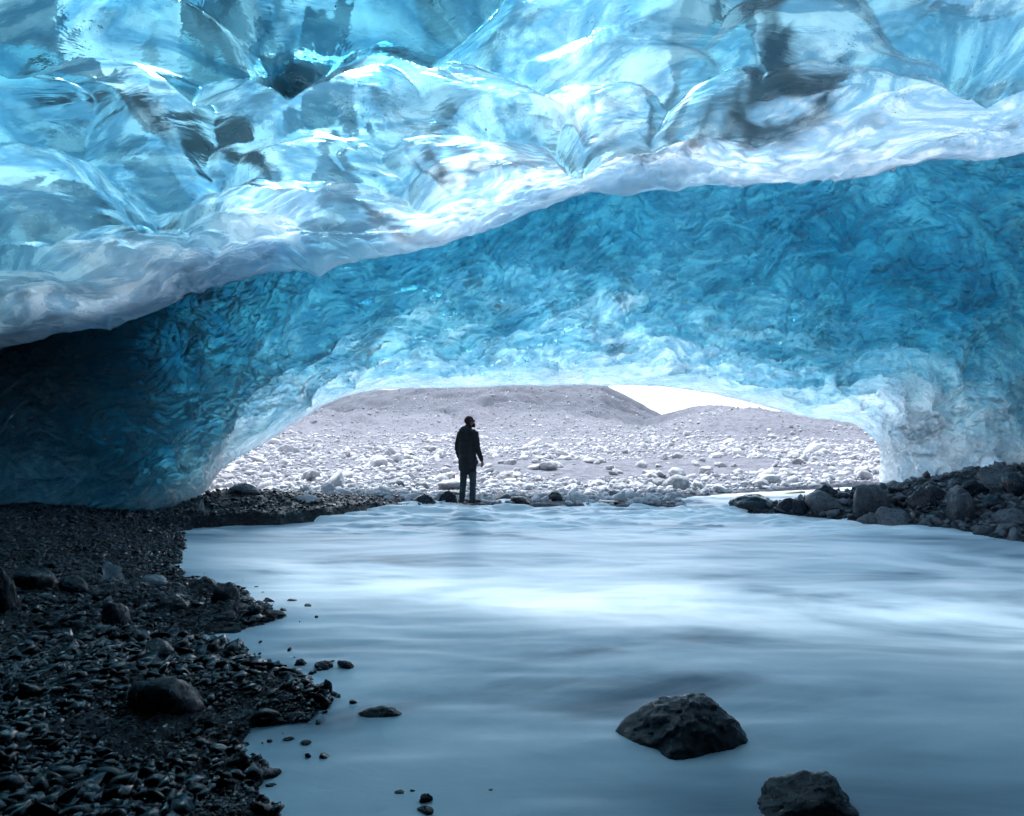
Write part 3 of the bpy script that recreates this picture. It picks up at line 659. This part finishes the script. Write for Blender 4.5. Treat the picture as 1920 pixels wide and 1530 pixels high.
def hand(w, side, fw=(.0, .35, -1)):
    d = Vector(fw).normalized(); acr = Vector((0, 1, 0)); acr = (acr - d * acr.dot(d)).normalized(); inn = d.cross(acr) * 1.0
    if inn.x * side > 0: inn = -inn
    w = Vector(w); parts = [tube([(w - d * .04, .024, .030), (w + d * .02, .022, .034), (w + d * .085, .016, .042)])]
    for k_, L in enumerate((.068, .078, .072, .056)):
        o_ = acr * (.030 - .020 * k_); p0 = w + d * .085 + o_; p1 = p0 + d * L * .5 + inn * .010; p2 = p1 + d * L * .35 + inn * .020; p3 = p2 + d * L * .15 + inn * .015
        parts.append(tube([(p0, .0095), (p1, .0088), (p2, .008), (p3, .007)], 8, 2))
    p0 = w + d * .03 + acr * .030; parts.append(tube([(p0, .012), (p0 + d * .030 + acr * .022 + inn * .01, .0105), (p0 + d * .058 + acr * .026 + inn * .022, .009)], 8, 2))
    return parts
parts = [sph((0, 0, .01), (.073, .090, .108), T=H), sph((0, .030, -.055), (.052, .062, .058), T=H),      # skull, jaw
         tube([(H((0, .085, .015)), .010), (H((0, .104, -.018)), .014)], 8, 2),                          # nose
         sph((-.076, -.005, -.008), (.010, .020, .030), 10, 8, H), sph((.076, -.005, -.008), (.010, .020, .030), 10, 8, H),
         tube([(H((0, .089, -.046)), .018, .007), (H((0, .086, -.052)), .018, .007)], 8, 2),
         sph((0, .074, .028), (.055, .018, .012), T=H),
         tube([((.0, 0, 1.44), .055), ((.01, .02, 1.58), .055)]),
         tube([((0, 0, .92), .15, .10), ((0, 0, 1.1), .14, .10), ((0, 0, 1.36), .16, .10), ((0, 0, 1.43), .10, .08)]),
         tube([(shL, .05), (elL, .042), (wrL, .028)]), tube([(shR, .05), (elR, .042), (wrR, .028)]),
         tube([((-.09, 0, .92), .08), ((-.10, .0, .5), .055), ((-.11, -.01, .09), .038)]), tube([((.09, 0, .92), .08), ((.10, .02, .5), .055), ((.11, 0, .09), .038)])]
parts += hand(wrL, -1) + hand(wrR, 1, (.12, .25, -1))
blob(parts, 'body', M['skin'], per, .0055, 2)
jp = [tube([((0, -.005, .735), .205, .155), ((0, 0, .86), .205, .160), ((0, -.01, 1.02), .190, .152), ((0, -.015, 1.2), .185, .142), ((0, -.015, 1.34), .185, .135), ((0, -.01, 1.43), .14, .11)], 24, 3),
      tube([((-.14, 0, 1.425), .075), (shL, .078), ((-.222, -.02, 1.26), .068), (elL, .066), ((-.235, .01, 1.0), .056), (wrL, .046)], 16),
      tube([((.14, 0, 1.425), .075), (shR, .078), ((.225, -.01, 1.26), .068), (elR, .064), ((.275, .02, 1.0), .054), (wrR, .044)], 16),
      sph((-.15, .06, .84), (.05, .07, .06)), sph((.15, .06, .84), (.05, .07, .06))]
jk = blob(jp, 'jacket', M['jacket'], per, .011, 3)
v_ = np.array([v.co[:] for v in jk.data.vertices]); wr_ = .009 * fbm(v_[:, 0] * 9, v_[:, 1] * 9, v_[:, 2] * 16, 3, 3)
nrm_ = np.array([v.normal[:] for v in jk.data.vertices]); v_ += nrm_ * wr_[:, None]; jk.data.vertices.foreach_set('co', v_.astype(np.float32).ravel())
blob([tube([((-.125, .02, 1.46), .060), ((-.095, -.085, 1.475), .062), ((0, -.125, 1.455), .070), ((.095, -.085, 1.475), .062), ((.125, .02, 1.46), .060)], 14),
      tube([((0, -.15, 1.34), .11, .05), ((0, -.15, 1.44), .125, .07), ((0, -.11, 1.52), .10, .06)], 14), tube([((0, .0, 1.47), .10, .095), ((0, .01, 1.545), .082, .080)], 18)], 'hood', M['jacket'], jk, .010, 3)
tp_ = [tube([((-.080, 0, .84), .080, .092), ((-.100, .00, .62), .083, .088), ((-.112, .005, .48), .070, .074), ((-.122, -.01, .26), .062, .066), ((-.128, -.02, .11), .060, .066)], 16),
       tube([((.080, 0, .84), .080, .092), ((.100, .02, .62), .082, .088), ((.108, .03, .48), .070, .074), ((.116, .01, .26), .062, .066), ((.120, .0, .11), .060, .066)], 16),
       tube([((0, 0, .80), .14, .10), ((0, 0, .90), .15, .11)], 16)]
tr_ = blob(tp_, 'trousers', M['jeans'], per, .010, 2)
v_ = np.array([v.co[:] for v in tr_.data.vertices]); nrm_ = np.array([v.normal[:] for v in tr_.data.vertices])
v_ += nrm_ * (.007 * fbm(v_[:, 0] * 10, v_[:, 1] * 10, v_[:, 2] * 22, 3, 8))[:, None]; tr_.data.vertices.foreach_set('co', v_.astype(np.float32).ravel())
for sx_, y_, ya in ((-.13, -.02, .12), (.122, 0, -.35)):
    d = Vector((math.sin(-ya), math.cos(ya), 0)); c = Vector((sx_, y_, 0))
    blob([tube([(c + Vector((0, 0, .17)), .056, .062), (c + Vector((0, 0, .05)), .050, .055)], 14),
          tube([(c - d * .06 + Vector((0, 0, .045)), .048, .044), (c + d * .08 + Vector((0, 0, .042)), .050, .038), (c + d * .17 + Vector((0, 0, .036)), .044, .030)], 14)], 'boot', M['boot'], per, .009, 2)
blob([sph((0, -.010, .040), (.088, .102, .088), T=H), tube([(H((0, -.004, .020)), .088, .100), (H((0, -.006, .045)), .090, .103)], 20, 2)], 'beanie', M['beanie'], per, .009, 2)
blob([sph((0, .045, -.068), (.060, .062, .050), T=H), sph((0, .075, -.095), (.036, .030, .036), T=H)], 'beard', M['beard'], per, .008, 2)
gl_ = []
for sx_ in (-1, 1):
    gl_.append(sph((sx_ * .032, .097, .012), (.026, .006, .018), 12, 8, H)); gl_.append(tube([(H((sx_ * .058, .092, .016)), .003), (H((sx_ * .080, .0, .012)), .003)], 6, 1))
gl_.append(tube([(H((-.012, .099, .016)), .003), (H((.012, .099, .016)), .003)], 6, 1))
blob(gl_, 'glasses', M['boot'], per, .0035, 1)

# ------------------------------------------------------------------ two weathered planks lying by the inlet
M['wood'] = plain('weathered_tan_wood', (0.36, 0.30, 0.19), .8, 40)
def plank(px, py, Y, L, w, h, rz, label):
    import bmesh
    bm = bmesh.new(); bmesh.ops.create_cube(bm, size=1); bmesh.ops.scale(bm, vec=(L, w, h), verts=bm.verts)
    bmesh.ops.bevel(bm, geom=bm.edges[:], offset=h * .12, segments=2, affect='EDGES'); me = bpy.data.meshes.new('plank'); bm.to_mesh(me); bm.free()
    o = link('plank', me, M['wood']); o.location = P3(px, py, Y); o.rotation_euler = (R(8), R(-4), rz); tag(o, label, 'plank')
plank(1487, 926, 16.4, .62, .16, .09, R(20), 'short tan wooden plank end sticking up behind the dark rocks of the right spit')
plank(1310, 928, 16.35, .8, .12, .05, R(4), 'thin flat tan plank lying at the edge of the white inlet')

# pale boulders of the moraine field: 230 individuals, the rest one object
rs = np.random.RandomState(11)
def field(nn, y0, y1, xl=-.62, xr=.62, seed=0):
    r_ = np.random.RandomState(seed)
    y = y0 * (y1 / y0) ** r_.rand(nn); x = r_.uniform(xl, xr, nn) * y
    ok = (water_sd(x, y) > 0.10)
    return x[ok], y[ok]
fx, fy = field(330, 13.9, 34, seed=3)
fz = ground_z(fx, fy, False)
k = 0
for x, y, z in zip(fx, fy, fz):
    if k >= 235: break
    s = float(np.clip(np.exp(rs.normal(-1.95, .45)), .07, .34)) * (1 + (y - 14) * .015)
    if abs(x + .9) < .35 and abs(y - 14) < .6: continue
    me = BASE[k % len(BASE)]
    if not me.materials: me.materials.append(M['pale_rock'])
    o = bpy.data.objects.new('boulder', me); C.objects.link(o)
    o.location = (x, y, z + s * .25); o.scale = (s * rs.uniform(.8, 1.4), s * rs.uniform(.8, 1.2), s * rs.uniform(.5, .9))
    o.rotation_euler = (rs.uniform(-.4, .4), rs.uniform(-.4, .4), rs.uniform(0, 6.3))
    tag(o, 'pale grey boulder lying among many alike on the bright moraine field', 'boulder', 'pale boulders on the moraine field')
    k += 1
def stuff(name, x, y, z, size, flat, mat, label, seed, sub=1, cat='gravel', nshape=12, ang=0.7, tiltmax=.6):
    r_ = np.random.RandomState(seed); V = []; Fc = []; off = 0
    shp = [rock_shape(seed * 50 + i, sub, 7, ang) for i in range(nshape)]
    which = r_.randint(0, nshape, len(x))
    for i in range(nshape):
        m = np.where(which == i)[0]
        if not len(m): continue
        v, f = shp[i]
        sc3 = size[m][:, None] * np.stack([r_.uniform(.7, 1.5, len(m)), r_.uniform(.7, 1.1, len(m)), flat[m]], -1)
        a, b_, c_ = r_.uniform(0, 6.3, len(m)), r_.uniform(-tiltmax, tiltmax, len(m)), r_.uniform(-tiltmax, tiltmax, len(m))
        ca, sa, cb, sb, cc, s_c = np.cos(a), np.sin(a), np.cos(b_), np.sin(b_), np.cos(c_), np.sin(c_)
        o_ = np.zeros_like(a)
        Rz = np.stack([ca, -sa, o_, sa, ca, o_, o_, o_, o_ + 1], -1).reshape(-1, 3, 3)
        Ry = np.stack([cb, o_, sb, o_, o_ + 1, o_, -sb, o_, cb], -1).reshape(-1, 3, 3)
        Rx = np.stack([o_ + 1, o_, o_, o_, cc, -s_c, o_, s_c, cc], -1).reshape(-1, 3, 3)
        RR = Ry @ Rx @ Rz
        pts = np.einsum('nij,nkj->nki', RR, v[None] * sc3[:, None, :]) + np.stack([x[m], y[m], z[m]], -1)[:, None, :]
        V.append(pts.reshape(-1, 3)); Fc.append((f[None] + (np.arange(len(m)) * len(v))[:, None, None] + off).reshape(-1, 3)); off += len(m) * len(v)
    me = mesh_np(name, np.concatenate(V), np.concatenate(Fc))
    return tag(link(name, me, M[mat], smooth=sub > 1), label, cat, kind='stuff')
x, y = field(30000, 13.7, 120, seed=5); z = ground_z(x, y, False)
s = np.exp(rs.normal(-3.0, .5, len(x))) * (1 + (y - 14) * .022)
s = np.clip(s, .02, .6); s *= (1 - .5 * sstep(55, 85, y))
pm = fbm(x * .12, y * .12, seed=88) > -.45
stuff('moraine_gravel', x[pm], y[pm], z[pm] + s[pm] * .2, s[pm], np.full(pm.sum(), .65), 'pale_rock', 'pale loose stones and rubble covering the sunlit field and hills beyond the arch', 6, sub=1, ang=.3)
x, y = field(7000, 45, 130, seed=15); z = ground_z(x, y, True)
s = np.clip(np.exp(rs.normal(-2.8, .4, len(x))), .03, .2) * (y / 75)
stuff('hillside_rubble', x, y, z + s * .1, s, np.full(len(x), .35), 'hill_rock', 'grey rubble scattered over the slopes of the far hills', 16, ang=.7)
# dark wet shards on both banks
def bank(nn, x0, x1, y0, y1, seed, maxsd, mind=-0.06):
    r_ = np.random.RandomState(seed)
    y = y0 * (y1 / y0) ** r_.rand(nn); x = r_.uniform(x0, x1, nn)
    sdv = water_sd(x, y); m = (sdv > mind) & (sdv < maxsd)
    return x[m], y[m]
x, y = bank(150000, -5.2, -0.6, 2.0, 8.5, 21, 4.0)
m = (x / y > -.85); x, y = x[m], y[m]
cl = fbm(x * 1.1, y * 1.1, seed=33)
z = np.maximum(ground_z(x, y, False), -0.03)
s = np.exp(rs.normal(-4.75, .62, len(x))) * np.where(y > 5.6, .8, 1.1) * (1 + .5 * cl)
s = np.clip(s, .003, .07)
stuff('bank_gravel', x, y, z + s * .3, s, np.random.RandomState(1).uniform(.15, .6, len(x)), 'wet_shard', 'dark wet broken slate and pebbles covering the left bank', 7, tiltmax=.8)
x, y = bank(120000, -5.2, -0.6, 2.0, 8.0, 27, 4.0, -.04); m = (x / y > -.85); x, y = x[m], y[m]; z = np.maximum(ground_z(x, y, True), -.02)
s = np.clip(np.exp(np.random.RandomState(63).normal(-5.2, .45, len(x))), .003, .016)
stuff('bank_grit', x, y, z + s * .3, s, np.random.RandomState(64).uniform(.4, .9, len(x)), 'shore_gravel', 'fine dark grit between the larger stones of the left bank', 19, tiltmax=.8)
x, y = bank(60000, -8.5, -2.4, 5.0, 11.3, 24, 5.0, -.02); m = (x / y > -.85); x, y = x[m], y[m]; z = ground_z(x, y, True)
s = np.clip(np.exp(np.random.RandomState(61).normal(-4.4, .45, len(x))), .006, .05)
stuff('upper_bank_gravel', x, y, z + s * .25, s, np.random.RandomState(62).uniform(.3, .8, len(x)), 'shore_gravel', 'fine grey gravel covering the upper left bank below the arch foot', 18, tiltmax=.8)
x, y = bank(1600, -3.6, -0.3, 2.4, 7.5, 31, -0.02, -0.42)
keep = np.random.RandomState(5).rand(len(x)) < np.exp(water_sd(x, y) / .13) * (.35 + .65 * (fbm(x * 2, y * 2, seed=44, octv=2) > 0)); x, y = x[keep], y[keep]
s = np.clip(np.exp(np.random.RandomState(6).normal(-4.0, .5, len(x))), .008, .05)
stuff('shallows_pebbles', x, y, np.zeros(len(x)) - .1 * s, s, np.full(len(x), .6), 'wet_rock', 'small dark pebbles breaking the water along the edge of the left bank', 17, sub=2, ang=.3, tiltmax=.4)
x, y = bank(9000, 4.5, 12, 8.5, 14, 22, 4.5, 0.0); z = ground_z(x, y, False)
s = np.clip(np.exp(rs.normal(-3.4, .55, len(x))), .012, .16)
stuff('bank_rubble', x, y, z + s * .3, s, np.random.RandomState(2).uniform(.35, .8, len(x)), 'grey_rock', 'grey broken rubble filling the right bank between the boulders', 8, tiltmax=.8)
x, y = bank(9000, -7.2, -1.0, 9.5, 14.5, 23, 3.0, -0.02); z = ground_z(x, y, True)
s = np.clip(np.exp(rs.normal(-4.0, .45, len(x))), .008, .08)
stuff('terrace_gravel', x, y, z + s * .25, s, np.random.RandomState(3).uniform(.35, .8, len(x)), 'wet_shard', 'small dark gravel along the terrace edge under the left end of the arch', 9, tiltmax=.8)

# ------------------------------------------------------------------ clear ice lumps
t = NT('clear_ice_lump')
b = t.bump(t.noise(9, 4, .6), .7, .03)
M['lump'] = t.done(t.principled(Base_Color=(.75, .86, .92), Roughness=.12, IOR=1.31, Transmission_Weight=.75, Normal=b))
place_rock('ice_block', 288, 1103, 62, 38, 'rounded translucent ice block melting on the gravel above the upper spit', mat='lump', k=5, cat='ice block')
place_rock('ice_block', 210, 1092, 54, 46, 'glittering rough ice block left of the rounded one', mat='lump', k=4, cat='ice block', mesh=rock_mesh(55, 4, cuts=16, ang=.9, noise_a=.25), tilt=.3)
place_rock('ice_block', 377, 970, 18, 34, 'small upright clear ice lump at the tip of the arch foot', mat='lump', k=3, cat='ice block', Y=11.3)
